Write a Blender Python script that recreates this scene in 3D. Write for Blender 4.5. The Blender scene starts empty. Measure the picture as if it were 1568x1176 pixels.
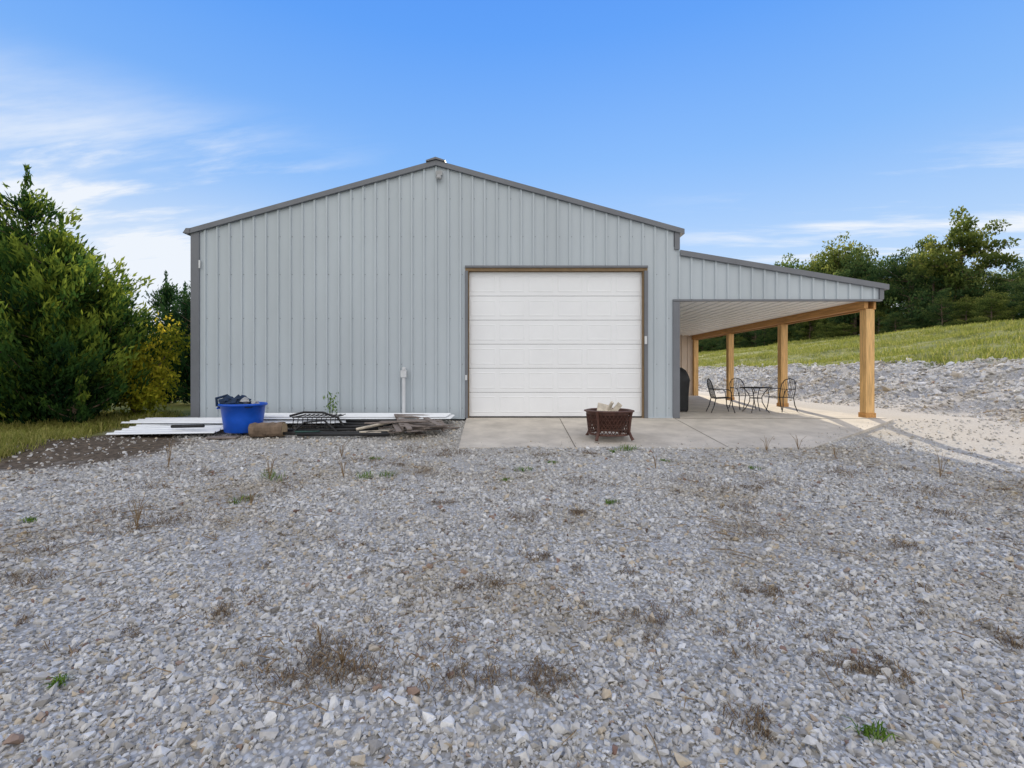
import bpy, bmesh, math, random
import numpy as np
from mathutils import Vector, Matrix, noise as mnoise
random.seed(7); rng=np.random.default_rng(7)
scene=bpy.context.scene
scene.view_settings.view_transform='Standard'
try: scene.view_settings.look='None'
except Exception: pass
scene.view_settings.exposure=0

# ---------------------------------------------------------------- materials
def new_mat(name):
    m=bpy.data.materials.new(name); m.use_nodes=True
    nt=m.node_tree; b=nt.nodes['Principled BSDF']
    return m,nt,b
def mat(name,col,rough=0.6,var=0.15,scale=3.0,bump=0.0,bscale=40,metal=0.0,stretch=(1,1,1),dark=None,spec=0.4):
    m,nt,b=new_mat(name); N=nt.nodes; L=nt.links
    b.inputs['Roughness'].default_value=rough; b.inputs['Metallic'].default_value=metal
    b.inputs['Specular IOR Level'].default_value=spec
    tc=N.new('ShaderNodeTexCoord'); mp=N.new('ShaderNodeMapping'); mp.inputs['Scale'].default_value=stretch
    L.new(tc.outputs['Object'],mp.inputs[0])
    no=N.new('ShaderNodeTexNoise'); no.inputs['Scale'].default_value=scale; no.inputs['Detail'].default_value=6; no.inputs['Roughness'].default_value=0.65
    L.new(mp.outputs[0],no.inputs['Vector'])
    r=N.new('ShaderNodeValToRGB'); r.color_ramp.elements[0].position=0.3; r.color_ramp.elements[1].position=0.7
    d=dark if dark else tuple(c*(1-var) for c in col); u=tuple(min(1,c*(1+var)) for c in col)
    r.color_ramp.elements[0].color=(*d,1); r.color_ramp.elements[1].color=(*u,1)
    L.new(no.outputs[0],r.inputs[0]); L.new(r.outputs[0],b.inputs['Base Color'])
    if bump>0:
        n2=N.new('ShaderNodeTexNoise'); n2.inputs['Scale'].default_value=bscale; n2.inputs['Detail'].default_value=4
        L.new(mp.outputs[0],n2.inputs['Vector'])
        bp=N.new('ShaderNodeBump'); bp.inputs['Strength'].default_value=bump; bp.inputs['Distance'].default_value=0.02
        L.new(n2.outputs[0],bp.inputs['Height']); L.new(bp.outputs[0],b.inputs['Normal'])
    return m
def leaf_mat(name,c0,c1,c2,trans=0.4):
    m,nt,b=new_mat(name); N=nt.nodes; L=nt.links
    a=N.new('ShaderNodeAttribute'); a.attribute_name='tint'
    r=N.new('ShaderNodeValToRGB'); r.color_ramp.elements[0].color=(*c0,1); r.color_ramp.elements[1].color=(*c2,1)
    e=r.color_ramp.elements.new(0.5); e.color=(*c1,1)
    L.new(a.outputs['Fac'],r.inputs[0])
    d=N.new('ShaderNodeBsdfDiffuse'); L.new(r.outputs[0],d.inputs[0]); N.remove(b)
    t=N.new('ShaderNodeBsdfTranslucent'); L.new(r.outputs[0],t.inputs[0])
    mx=N.new('ShaderNodeMixShader'); mx.inputs[0].default_value=trans
    L.new(d.outputs[0],mx.inputs[1]); L.new(t.outputs[0],mx.inputs[2])
    L.new(mx.outputs[0],N['Material Output'].inputs[0])
    return m

M_wall=mat('steel_siding',(0.455,0.51,0.55),0.42,0.07,0.8,0.05,5,stretch=(1,1,0.25))
M_trim=mat('steel_trim_dark',(0.16,0.17,0.19),0.45,0.1,2)
M_door=mat('door_white',(0.84,0.86,0.88),0.45,0.03,1.2)
M_conc=mat('concrete',(0.52,0.475,0.41),0.85,0.2,1.8,0.3,60)
M_wood=mat('pine_timber',(0.66,0.41,0.17),0.6,0.34,3,0.2,30,stretch=(8,8,0.6))
M_woodh=mat('pine_beam',(0.52,0.27,0.09),0.6,0.3,3,0.15,30,stretch=(8,0.6,8))
M_soff=mat('white_soffit',(0.88,0.88,0.86),0.5,0.03,2)
M_tan=mat('tan_panel',(0.62,0.52,0.43),0.6,0.05,2)
M_jamb=mat('jamb_wood',(0.22,0.15,0.08),0.7,0.2,5)
M_black=mat('black_iron',(0.015,0.015,0.016),0.45,0.2,8)
M_bronze=mat('bronze_steel',(0.085,0.036,0.025),0.55,0.4,9,0.2,60)
M_blue=mat('blue_plastic',(0.006,0.09,0.55),0.4,0.15,4)
M_navy=mat('navy_cloth',(0.012,0.03,0.07),0.85,0.5,8,0.3,30)
M_cover=mat('black_vinyl_cover',(0.012,0.013,0.015),0.5,0.3,5,0.3,15)
M_grayw=mat('weathered_board',(0.22,0.185,0.165),0.85,0.45,4,0.3,40,stretch=(1,6,6))
M_white=mat('white_painted_sheet',(0.76,0.79,0.82),0.4,0.06,1.5)
M_pvc=mat('white_pvc',(0.60,0.62,0.64),0.4,0.05,4)
M_bark=mat('bark',(0.16,0.115,0.08),0.9,0.45,6,0.8,25,stretch=(1,1,0.3))
M_logend=mat('log_end',(0.36,0.27,0.17),0.8,0.25,12,0.2,50)
M_ash=mat('ash_wood_light',(0.60,0.54,0.44),0.85,0.25,9,0.3,40)
M_teal=mat('green_hose',(0.018,0.06,0.05),0.5,0.2,4)
M_screw=mat('screw_head',(0.20,0.22,0.24),0.5,0.1,4)
M_seam=mat('concrete_joint',(0.18,0.16,0.13),0.9,0.2,8)
M_lamp=mat('fixture_gray',(0.35,0.36,0.37),0.5,0.1,5)

# ---------------------------------------------------------------- helpers
def link(o,parent=None):
    scene.collection.objects.link(o)
    if parent is not None: o.parent=parent
    return o
def empty(name,loc=(0,0,0)):
    o=bpy.data.objects.new(name,None); o.empty_display_size=0.3; return link(o)
class G:
    def __init__(s): s.v=[]; s.f=[]
    def add(s,vs,fs):
        n=len(s.v); s.v+= [tuple(p) for p in vs]; s.f+=[tuple(i+n for i in f) for f in fs]; return s
    def box(s,x0,x1,y0,y1,z0,z1,M=None):
        vs=[Vector(p) for p in [(x0,y0,z0),(x1,y0,z0),(x1,y1,z0),(x0,y1,z0),(x0,y0,z1),(x1,y0,z1),(x1,y1,z1),(x0,y1,z1)]]
        if M is not None: vs=[M@p for p in vs]
        return s.add(vs,[(0,3,2,1),(4,5,6,7),(0,1,5,4),(1,2,6,5),(2,3,7,6),(3,0,4,7)])
    def prism(s,poly,y0,y1):
        n=len(poly); vs=[(p[0],y0,p[1]) for p in poly]+[(p[0],y1,p[1]) for p in poly]
        fs=[tuple(range(n)),tuple(range(2*n-1,n-1,-1))]+[(i,i+n,(i+1)%n+n,(i+1)%n) for i in range(n)]
        return s.add(vs,fs)
    def tube(s,pts,r,n=8,cap=True):
        pts=[Vector(p) for p in pts]; m=len(pts)
        rs=r if isinstance(r,(list,tuple)) else [r]*m
        vs=[];fs=[]; up=None
        for i,p in enumerate(pts):
            t=(pts[min(i+1,m-1)]-pts[max(i-1,0)])
            if t.length<1e-6: t=Vector((0,0,1))
            t.normalize()
            if up is None:
                up=Vector((0,0,1)) if abs(t.z)<0.9 else Vector((1,0,0))
            a=t.cross(up)
            if a.length<1e-4: a=t.orthogonal()
            a.normalize(); b=t.cross(a).normalized(); up=a.cross(t).normalized()
            for k in range(n):
                an=2*math.pi*k/n; vs.append(p+(a*math.cos(an)+b*math.sin(an))*rs[i])
        for i in range(m-1):
            for k in range(n):
                k2=(k+1)%n; fs.append((i*n+k,i*n+k2,(i+1)*n+k2,(i+1)*n+k))
        if cap: fs.append(tuple(range(n-1,-1,-1))); fs.append(tuple((m-1)*n+k for k in range(n)))
        return s.add(vs,fs)
    def revolve(s,prof,c,n=32,squash=1.0,wob=0.0):
        vs=[];fs=[]
        for i,(r,z) in enumerate(prof):
            for k in range(n):
                an=2*math.pi*k/n; w=1+wob*math.sin(3*an+i)
                vs.append((c[0]+r*w*math.cos(an),c[1]+r*w*math.sin(an)*squash,c[2]+z))
        for i in range(len(prof)-1):
            for k in range(n):
                k2=(k+1)%n; fs.append((i*n+k,i*n+k2,(i+1)*n+k2,(i+1)*n+k))
        return s.add(vs,fs)
    def blob(s,c,sz,seed=0,amp=0.3,sub=2):
        bm=bmesh.new(); bmesh.ops.create_icosphere(bm,subdivisions=sub,radius=1)
        vs=[]
        for v in bm.verts:
            q=v.co.copy(); d=1+amp*mnoise.noise(q*1.7+Vector((seed*3.1,seed,0)))*2
            vs.append((c[0]+q.x*sz[0]*d,c[1]+q.y*sz[1]*d,c[2]+q.z*sz[2]*d))
        fs=[tuple(v.index for v in f.verts) for f in bm.faces]; bm.free()
        return s.add(vs,fs)
    def build(s,name,m,parent=None,smooth=False,bevel=0):
        me=bpy.data.meshes.new(name); me.from_pydata(s.v,[],s.f); me.materials.append(m)
        if smooth: me.shade_smooth()
        me.update(); o=bpy.data.objects.new(name,me); link(o,parent)
        if bevel>0:
            b=o.modifiers.new('bevel','BEVEL'); b.width=bevel; b.segments=2; b.limit_method='ANGLE'
        return o
def np_mesh(name,V,F,m,tint=None,parent=None):
    me=bpy.data.meshes.new(name); k=F.shape[1]
    me.vertices.add(len(V)); me.vertices.foreach_set('co',V.astype(np.float32).ravel())
    me.loops.add(F.size); me.loops.foreach_set('vertex_index',F.astype(np.int32).ravel())
    me.polygons.add(len(F)); me.polygons.foreach_set('loop_start',np.arange(len(F),dtype=np.int32)*k)
    me.polygons.foreach_set('use_smooth',np.zeros(len(F),dtype=bool))
    if tint is not None:
        a=me.attributes.new('tint','FLOAT','FACE'); a.data.foreach_set('value',tint.astype(np.float32))
    me.update(calc_edges=True); me.validate()
    me.materials.append(m)
    o=bpy.data.objects.new(name,me); link(o,parent); return o
def rotmats(n,tilt=math.pi):
    a=rng.uniform(0,2*np.pi,n); b=rng.uniform(-tilt,tilt,n); c=rng.uniform(-tilt,tilt,n)
    ca,sa,cb,sb,cc,sc=np.cos(a),np.sin(a),np.cos(b),np.sin(b),np.cos(c),np.sin(c); z=np.zeros(n); o=np.ones(n)
    Rz=np.stack([ca,-sa,z,sa,ca,z,z,z,o],1).reshape(n,3,3)
    Ry=np.stack([cb,z,sb,z,o,z,-sb,z,cb],1).reshape(n,3,3)
    Rx=np.stack([o,z,z,z,cc,-sc,z,sc,cc],1).reshape(n,3,3)
    return Rz@Ry@Rx

# ---------------------------------------------------------------- terrain
def gz(x,y):
    x=np.asarray(x,float); y=np.asarray(y,float)
    yy=np.clip(11.8-y,0,60)
    z=-0.06-0.4*(1-np.exp(-yy/4))
    xb=x+.35*np.sin(y*.9)+.2*np.sin(y*2.3+x)
    z=z+np.interp(xb,[12.2,13.2,17.6,19.3,38,46,200],[0,.22,1.6,1.78,5.0,5.6,6.0])
    z=z+np.exp(-((x-15.5)/2.2)**2)*(.09*np.sin(x*3.1+y*1.9)*np.sin(y*2.7-x)+.06*np.sin(x*5.3+y*4.1))
    amp=np.clip((np.abs(y-14)-2)/6,0.15,1)
    z=z+amp*(0.018*np.sin(x*1.3+y*0.7)+0.014*np.sin(x*2.9-y*2.1+1)+0.01*np.sin(y*3.7+x*0.4))
    z=z+np.where(x>19,0.12*np.sin(x*0.5+y*0.21)+0.1*np.sin(y*0.33),0)
    z=z+0.16*np.exp(-(((x+8.6)/1.6)**2+((y-8.6)/0.9)**2))
    return z
xs=np.concatenate([np.linspace(-900,-40,18),np.linspace(-36,-15,22),np.arange(-14,14,.16),np.arange(14,20,.25),np.arange(20,60,.7),np.linspace(62,900,24)])
ys=np.concatenate([np.linspace(-400,-6,14),np.linspace(-5,0,8),np.arange(0.2,14,.16),np.arange(14,30,.3),np.arange(30,60,.8),np.linspace(62,1200,26)])
X,Y=np.meshgrid(xs,ys); Z=gz(X,Y)
V=np.stack([X.ravel(),Y.ravel(),Z.ravel()],1)
nx,ny=len(xs),len(ys); i=np.arange(nx-1)[None,:]+np.arange(ny-1)[:,None]*nx
F=np.stack([i,i+1,i+1+nx,i+nx],-1).reshape(-1,4)

def ground_material():
    m,nt,b=new_mat('gravel_ground'); N=nt.nodes; L=nt.links
    geo=N.new('ShaderNodeNewGeometry'); P=geo.outputs['Position']
    sep=N.new('ShaderNodeSeparateXYZ'); L.new(P,sep.inputs[0])
    def noise(s,d=5,r=.6):
        n=N.new('ShaderNodeTexNoise'); n.inputs['Scale'].default_value=s; n.inputs['Detail'].default_value=d; n.inputs['Roughness'].default_value=r
        L.new(P,n.inputs['Vector']); return n.outputs[0]
    def math_(op,a,bb):
        n=N.new('ShaderNodeMath'); n.operation=op
        for k,q in enumerate((a,bb)):
            if q is None: continue
            if isinstance(q,(int,float)): n.inputs[k].default_value=q
            else: L.new(q,n.inputs[k])
        return n.outputs[0]
    def mr(v,a,bb,c=0,d=1):
        n=N.new('ShaderNodeMapRange'); n.interpolation_type='SMOOTHSTEP'
        n.inputs['From Min'].default_value=a; n.inputs['From Max'].default_value=bb; n.inputs['To Min'].default_value=c; n.inputs['To Max'].default_value=d
        L.new(v,n.inputs['Value']); return n.outputs[0]
    def mix(f,a,c):
        n=N.new('ShaderNodeMix'); n.data_type='RGBA'
        if isinstance(f,(int,float)): n.inputs[0].default_value=f
        else: L.new(f,n.inputs[0])
        for k,q in ((6,a),(7,c)):
            if isinstance(q,tuple): n.inputs[k].default_value=(*q,1)
            else: L.new(q,n.inputs[k])
        return n.outputs[2]
    def ramp(v,els):
        r=N.new('ShaderNodeValToRGB'); r.color_ramp.elements[0].position=els[0][0]; r.color_ramp.elements[0].color=(*els[0][1],1)
        r.color_ramp.elements[1].position=els[-1][0]; r.color_ramp.elements[1].color=(*els[-1][1],1)
        for p,c in els[1:-1]:
            e=r.color_ramp.elements.new(p); e.color=(*c,1)
        L.new(v,r.inputs[0]); return r.outputs[0]
    v1=N.new('ShaderNodeTexVoronoi'); v1.inputs['Scale'].default_value=38; L.new(P,v1.inputs['Vector'])
    sc=N.new('ShaderNodeSeparateColor'); L.new(v1.outputs['Color'],sc.inputs[0])
    stone=ramp(sc.outputs[0],[(0,(.28,.27,.25)),(.4,(.46,.455,.44)),(.8,(.58,.58,.57)),(.93,(.43,.38,.30)),(1,(.66,.66,.65))])
    stone2=mix(mr(v1.outputs['Distance'],.35,.6,0,.5),stone,(.20,.18,.15))
    patch=mr(noise(.55,6,.65),.5,.66,0,.55)
    stone3=mix(patch,stone2,(.29,.25,.19))
    x3=math_('ADD',sep.outputs[0],math_('MULTIPLY',math_('SUBTRACT',noise(1.1),.5),1.6))
    drive=math_('MULTIPLY',mr(x3,7.6,9.2),mr(x3,13.2,12.4))
    fines=ramp(noise(22,7,.75),[(.3,(.38,.345,.30)),(.55,(.50,.465,.41)),(.75,(.58,.56,.52))])
    stone3=mix(math_('MULTIPLY',drive,.8),stone3,fines)
    x2=math_('ADD',sep.outputs[0],math_('MULTIPLY',math_('SUBTRACT',noise(.8),.5),2.8))
    grassR=mr(x2,17.3,18.0); grassL=mr(x2,-8.3,-9.3)
    gcol=ramp(noise(.6,8,.7),[(.3,(.09,.11,.03)),(.5,(.16,.18,.045)),(.7,(.27,.25,.09))])
    d1=N.new('ShaderNodeVectorMath'); d1.operation='DISTANCE'; L.new(P,d1.inputs[0]); d1.inputs[1].default_value=(-8.2,8.6,-.2)
    dd=math_('ADD',d1.outputs['Value'],math_('MULTIPLY',math_('SUBTRACT',noise(1.5),.5),2.2))
    dirt=mr(dd,2.3,1.5)
    c=mix(dirt,stone3,ramp(noise(12,6),[(.3,(.045,.035,.025)),(.7,(.18,.14,.10))]))
    c=mix(math_('MAXIMUM',grassR,grassL),c,gcol)
    L.new(c,b.inputs['Base Color']); b.inputs['Roughness'].default_value=.9; b.inputs['Specular IOR Level'].default_value=.2
    bp=N.new('ShaderNodeBump'); bp.inputs['Strength'].default_value=.5; bp.inputs['Distance'].default_value=.01; bp.invert=True
    L.new(v1.outputs['Distance'],bp.inputs['Height'])
    L.new(bp.outputs[0],b.inputs['Normal'])
    return m
terr=np_mesh('ground',V,F,ground_material()); terr.data.shade_smooth()

def stone_mat():
    m,nt,b=new_mat('limestone_gravel'); N=nt.nodes; L=nt.links
    a=N.new('ShaderNodeAttribute'); a.attribute_name='tint'
    r=N.new('ShaderNodeValToRGB'); cr=r.color_ramp
    els=[(0,(.18,.165,.145)),(.1,(.37,.355,.335)),(.45,(.54,.53,.51)),(.8,(.70,.695,.675)),(.86,(.82,.815,.80)),(.9,(.50,.43,.33)),(.96,(.58,.50,.38)),(1,(.24,.15,.12))]
    cr.elements[0].position=0; cr.elements[0].color=(*els[0][1],1); cr.elements[1].position=1; cr.elements[1].color=(*els[-1][1],1)
    for p,c in els[1:-1]:
        e=cr.elements.new(p); e.color=(*c,1)
    L.new(a.outputs['Fac'],r.inputs[0])
    geo=N.new('ShaderNodeNewGeometry'); no=N.new('ShaderNodeTexNoise'); no.inputs['Scale'].default_value=60; L.new(geo.outputs['Position'],no.inputs['Vector'])
    mx=N.new('ShaderNodeMix'); mx.data_type='RGBA'; mx.blend_type='MULTIPLY'; mx.inputs[0].default_value=.45
    r2=N.new('ShaderNodeValToRGB'); r2.color_ramp.elements[0].position=.3; r2.color_ramp.elements[0].color=(.6,.59,.56,1); r2.color_ramp.elements[1].position=.65; r2.color_ramp.elements[1].color=(1,1,1,1)
    L.new(no.outputs[0],r2.inputs[0]); L.new(r.outputs[0],mx.inputs[6]); L.new(r2.outputs[0],mx.inputs[7])
    n3=N.new('ShaderNodeTexNoise'); n3.inputs['Scale'].default_value=.55; n3.inputs['Detail'].default_value=6; n3.inputs['Roughness'].default_value=.65; L.new(geo.outputs['Position'],n3.inputs['Vector'])
    r3=N.new('ShaderNodeValToRGB'); r3.color_ramp.elements[0].position=.48; r3.color_ramp.elements[0].color=(1,1,1,1); r3.color_ramp.elements[1].position=.66; r3.color_ramp.elements[1].color=(.78,.72,.62,1)
    L.new(n3.outputs[0],r3.inputs[0])
    m2=N.new('ShaderNodeMix'); m2.data_type='RGBA'; m2.blend_type='MULTIPLY'; m2.inputs[0].default_value=1; L.new(mx.outputs[2],m2.inputs[6]); L.new(r3.outputs[0],m2.inputs[7])
    L.new(m2.outputs[2],b.inputs['Base Color'])
    b.inputs['Roughness'].default_value=.85; b.inputs['Specular IOR Level'].default_value=.25
    return m
M_stone=stone_mat()
shapes=[]
for k in range(9):
    bm=bmesh.new()
    for j in range(10):
        q=Vector((random.gauss(0,1),random.gauss(0,1),random.gauss(0,1))).normalized(); bm.verts.new((q.x*.55,q.y*.44,q.z*.33))
    r=bmesh.ops.convex_hull(bm,input=bm.verts)
    loose=[v for v in bm.verts if not v.link_faces]
    bmesh.ops.delete(bm,geom=loose,context='VERTS'); bmesh.ops.triangulate(bm,faces=bm.faces)
    bm.verts.index_update()
    shapes.append((np.array([v.co[:] for v in bm.verts]),np.array([[v.index for v in f.verts] for f in bm.faces]))); bm.free()
def apron_mask(x,y):
    inside=(x>-1.05)&(x<9.4)&(y>8.8)&(y<30)
    cut=np.where(x>5.6,8.8+(x-5.6)*0.74,8.8)
    return (inside&(y>cut))|((x>-8.05)&(x<4.2)&(y>11.75))
def stones(name,px,py,size,tilt=.9,bright=0.0):
    n=len(px); P=np.stack([px,py,gz(px,py)+size*0.12],1)
    which=rng.integers(0,len(shapes),n); Vs=[];Fs=[];Ts=[];off=0
    tint=np.clip(rng.beta(2.5,2.5,n)*0.88+bright,0,.87); sp=rng.random(n); tint=np.where(sp<.08,rng.uniform(.88,1,n),tint); tint=np.where(sp>.985,.03,tint)
    for k,(sv,sf) in enumerate(shapes):
        idx=np.where(which==k)[0]; m=len(idx)
        if m==0: continue
        R=rotmats(m,tilt)
        VV=np.einsum('nij,vj->nvi',R,sv)*size[idx][:,None,None]+P[idx][:,None,:]
        FF=sf[None]+(np.arange(m)*len(sv))[:,None,None]+off
        Vs.append(VV.reshape(-1,3)); Fs.append(FF.reshape(-1,3)); Ts.append(np.repeat(tint[idx],len(sf))); off+=m*len(sv)
    return np_mesh(name,np.concatenate(Vs),np.concatenate(Fs),M_stone,np.concatenate(Ts))
PX=[];PY=[];PS=[]
def region(y0,y1,dens,smed,lim=1.25):
    y=rng.uniform(y0,y1,int(dens*(2*(lim*y1+.8))*(y1-y0))); x=rng.uniform(-1,1,len(y))*(lim*y1+.8)
    k=(np.abs(x)<lim*y+.8); x,y=x[k],y[k]
    k=~apron_mask(x,y)&~((x<-8.6+.6*np.sin(y*2)))&~((((x+8.2)**2+(y-8.6)**2)<3.2)&(rng.random(len(x))<.85)); x,y=x[k],y[k]
    k=(x<12.5)&~((x>7.6+.4*np.sin(y*3))&(rng.random(len(x))<.85)); x,y=x[k],y[k]
    cl=np.sin(x*2.1+1.3*np.sin(y*1.7))*np.sin(y*2.3+x*.6)+.5*np.sin(x*5.1+y*3.3)
    k=rng.random(len(x))>np.clip((cl-.3)*.85,0,.65); x,y=x[k],y[k]
    s=np.clip(smed*np.exp(rng.normal(0,.45,len(x))),.009,.085)
    PX.append(x);PY.append(y);PS.append(s)
region(1.0,3.6,3000,.0245); region(3.6,7.0,1150,.030); region(7.0,12.0,330,.040,1.25)
stones('gravel_stones',np.concatenate(PX),np.concatenate(PY),np.concatenate(PS))
n=20000; y=rng.uniform(9,60,n); x=rng.uniform(12.0,18.0,n); s=np.clip(.10*np.exp(rng.normal(0,.5,n)),.04,.45)*np.clip((x-10)/4,.4,1)
stones('rock_embankment',x,y,s,bright=.2)

# ---------------------------------------------------------------- building
YW=11.8
def roofz(x): return 6.33-abs(x+1.9)*0.277
B=empty('metal_pole_barn')
def ribbed(x0,x1,zb,zt,y,breaks=(),pitch=.3048,h=.038,start=0.0):
    k0=math.ceil((x0+.05-start)/pitch)
    xc=start+k0*pitch
    cs=[(x0,0.0)]
    while xc<x1-.05:
        cs+=[(xc-.034,0),(xc-.022,-h),(xc+.020,-h),(xc+.024,0)]
        xc+=pitch
    cs.append((x1,0.0)); cs.sort()
    cx=[c[0] for c in cs]; cd=[c[1] for c in cs]
    allx=sorted(set(cx+[b for b in breaks if x0<b<x1]))
    g=G()
    for a,b in zip(allx[:-1],allx[1:]):
        if b-a<1e-5: continue
        mid=(a+b)/2; ya=y+float(np.interp(a,cx,cd)); yb=y+float(np.interp(b,cx,cd))
        z0=zb(mid)
        g.add([(a,ya,z0),(b,yb,z0),(b,yb,zt(b)),(a,ya,zt(a))],[(0,1,2,3)])
    return g
DX0,DX1,DZ=-1.10,3.31,3.69
g=ribbed(-7.98,4.06,lambda x:(DZ+.1 if DX0-.06<x<DX1+.06 else 0.02),lambda x:roofz(x),YW,breaks=(-1.9,DX0-.06,DX1+.06),start=-1.9)
g.build('front_wall',M_wall,B)
g=G()
for z in (0.25,1.35,2.5,3.6,4.55,5.5):
    k=-20
    while True:
        xx=-1.9+.3048*k+.045; k+=1
        if xx>4: break
        if xx<-7.8: continue
        if z>roofz(xx)-.25: continue
        if DX0-.1<xx<DX1+.1 and z<3.85: continue
        g.box(xx-.009,xx+.009,YW-.008,YW+.001,z-.009,z+.009)
g.build('siding_screws',M_screw,B)
g=G(); g.box(-8.0,-7.95,YW+.05,28,0,4.62); g.build('left_wall',M_wall,B)
g=G(); g.box(4.1,4.15,YW+.05,28,0,4.62); g.build('right_wall',M_wall,B)
g=G(); g.prism([(-8,0),(4.15,0),(4.15,4.6),(-1.9,6.3),(-8,4.6)],28.0,28.05); g.build('back_wall',M_wall,B)
g=G(); g.box(-8.04,-7.83,YW-.045,YW+.1,0.0,4.66); g.build('corner_trim_left',M_trim,B,bevel=.006)
g=G(); g.box(4.03,4.2,YW-.045,YW+.1,0.0,2.92); g.box(4.07,4.2,YW-.047,YW+.1,4.22,4.66); g.build('corner_trim_right',M_trim,B,bevel=.006)
def zt(x): return 6.44-abs(x+1.9)*0.277
g=G()
g.prism([(-8.12,zt(-8.12)),(-1.9,zt(-1.9)),(-1.9,zt(-1.9)-.125),(-8.12,zt(-8.12)-.125)],YW-.09,28.1)
g.prism([(-1.898,zt(-1.9)),(4.3,zt(4.3)),(4.3,zt(4.3)-.125),(-1.898,zt(-1.9)-.125)],YW-.09,28.1)
g.build('main_roof',M_trim,B)
g=G(); g.prism([(-2.14,6.385),(-2.14,6.42),(-1.9,6.50),(-1.66,6.42),(-1.66,6.385),(-1.9,6.45)],YW-.13,28.15); g.build('ridge_cap',M_trim,B)
g=G(); g.prism([(-8.2,4.62),(-8.12,4.74),(-8.02,4.74),(-8.04,4.62)],YW-.1,28.1); g.build('eave_trim',M_trim,B)
g=G(); g.box(-1.90,-1.74,YW-.10,YW-.04,6.05,6.17); g.revolve([(.03,0),(.05,-.02),(.075,-.09),(.06,-.12),(0.001,-.12)],(-1.82,YW-.12,6.06),16); g.build('gable_light',M_lamp,B,bevel=.005)
DY=YW+.11
g=G(); ns=6; sh=(DZ-.03)/ns; npn=6; pw=(DX1-DX0)/npn
for i in range(ns):
    z0=.03+i*sh
    g.box(DX0,DX1,DY,DY+.04,z0+.004,z0+sh-.004)
g.build('garage_door',M_door,B,bevel=.005)
g=G()
for i in range(ns):
    z0=.03+i*sh
    for j in range(npn):
        a=DX0+j*pw+.055; b=DX0+(j+1)*pw-.055; c=z0+.10; d=z0+sh-.10; t=.018
        o=[(a,c),(b,c),(b,d),(a,d)]; ii=[(a+t,c+t),(b-t,c+t),(b-t,d-t),(a+t,d-t)]; i2=[(a+2*t,c+2*t),(b-2*t,c+2*t),(b-2*t,d-2*t),(a+2*t,d-2*t)]
        vs=[(p[0],DY-.001,p[1]) for p in o]+[(p[0],DY-.0075,p[1]) for p in ii]+[(p[0],DY-.002,p[1]) for p in i2]
        fs=[(k,(k+1)%4,(k+1)%4+4,k+4) for k in range(4)]+[(k+4,(k+1)%4+4,(k+1)%4+8,k+8) for k in range(4)]+[(8,9,10,11)]
        g.add(vs,fs)
g.build('door_panels',M_door,B)
g=G(); g.box(DX0-.004,DX1+.004,DY+.05,DY+.06,0,DZ+.1); g.build('door_backing',M_black,B)
g=G(); g.box(DX0,DX1,DY-.012,DY+.03,.0,.022); g.build('door_bottom_seal',M_black,B)
g=G(); g.box(DX0-.075,DX0-.002,YW-.05,YW+.18,0,DZ+.0); g.box(DX1+.002,DX1+.09,YW-.05,YW+.18,0,DZ); g.box(DX0-.075,DX1+.09,YW-.052,YW+.1,DZ+.075,DZ+.13); g.build('door_trim',M_trim,B,bevel=.004)
g=G(); g.box(DX0-.07,DX1+.085,YW-.02,YW+.16,DZ+.002,DZ+.072); g.box(DX1-.03,DX1-.001,YW-.01,YW+.10,0,DZ-.001); g.box(DX0+.001,DX0+.02,YW-.01,YW+.10,0,DZ-.001); g.build('door_jamb',M_jamb,B)
g=G(); g.box(DX1+.0,DX1+.06,YW-.08,YW-.052,1.85,2.05); g.box(DX0-.07,DX0-.02,YW-.08,YW-.052,.95,1.08); g.box(-7.83,-7.79,YW-.06,YW-.046,3.75,3.95); g.build('door_fittings',M_pvc,B,bevel=.004)
g=G(); g.box(-7.83,DX0-.08,YW-.05,YW+.02,-.02,.018); g.box(DX1+.095,4.02,YW-.05,YW+.02,.002,.03); g.build('base_trim',M_wall,B)
g=G(); g.tube([(-2.69,YW-.11,-.1),(-2.69,YW-.11,1.02)],.045,12); g.box(-2.76,-2.62,YW-.17,YW-.055,1.02,1.2); g.tube([(-2.69,YW-.11,1.2),(-2.69,YW-.10,1.27)],.05,12); g.build('standpipe',M_pvc,B,bevel=.005)
def lz(x): return 4.14-(x-4.2)*(0.85/5.15)
g=ribbed(4.06,9.2,lambda x:2.98,lambda x:lz(x)-.02 if x>4.2 else 4.3,YW+.002,start=-1.9)
g.build('lean_to_gable',M_wall,B)
g=G(); g.prism([(4.2,lz(4.2)+.06),(9.4,lz(9.4)+.06),(9.4,lz(9.4)-.07),(4.2,lz(4.2)-.07)],YW-.09,27.5); g.build('lean_to_roof',M_trim,B)
g=G(); g.box(4.03,9.26,YW-.05,YW+.06,2.93,2.975); g.box(9.2,9.3,YW-.048,YW+.08,2.976,3.3); g.build('lean_to_trim',M_trim,B)
g=G(); g.box(4.16,8.9,YW+.07,23.2,2.965,2.99); 
for k in range(1,16):
    g.box(4.16+k*.305-.02,4.16+k*.305+.02,YW+.08,23.2,2.95,2.9649)
g.build('lean_to_ceiling',M_soff,B)
g=G(); g.box(8.9,9.0,YW+.08,23.3,2.76,2.985); g.box(9.14,9.2,YW+.08,27,2.74,3.25); g.build('lean_to_beam',M_woodh,B,bevel=.006)
g=G()
for yy in (YW+.1,YW+3.85,YW+7.65,YW+11.35): g.box(8.93+.03,9.2-.02,yy,yy+.22,-.05,2.757)
g.build('timber_posts',M_wood,B,bevel=.008)
g=G(); 
for yy in (YW+.1,YW+3.85,YW+7.65): g.box(8.96-.02,9.2,yy-.02,yy+.24,-.005,.12)
g.build('post_bases',M_woodh,B)
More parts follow.
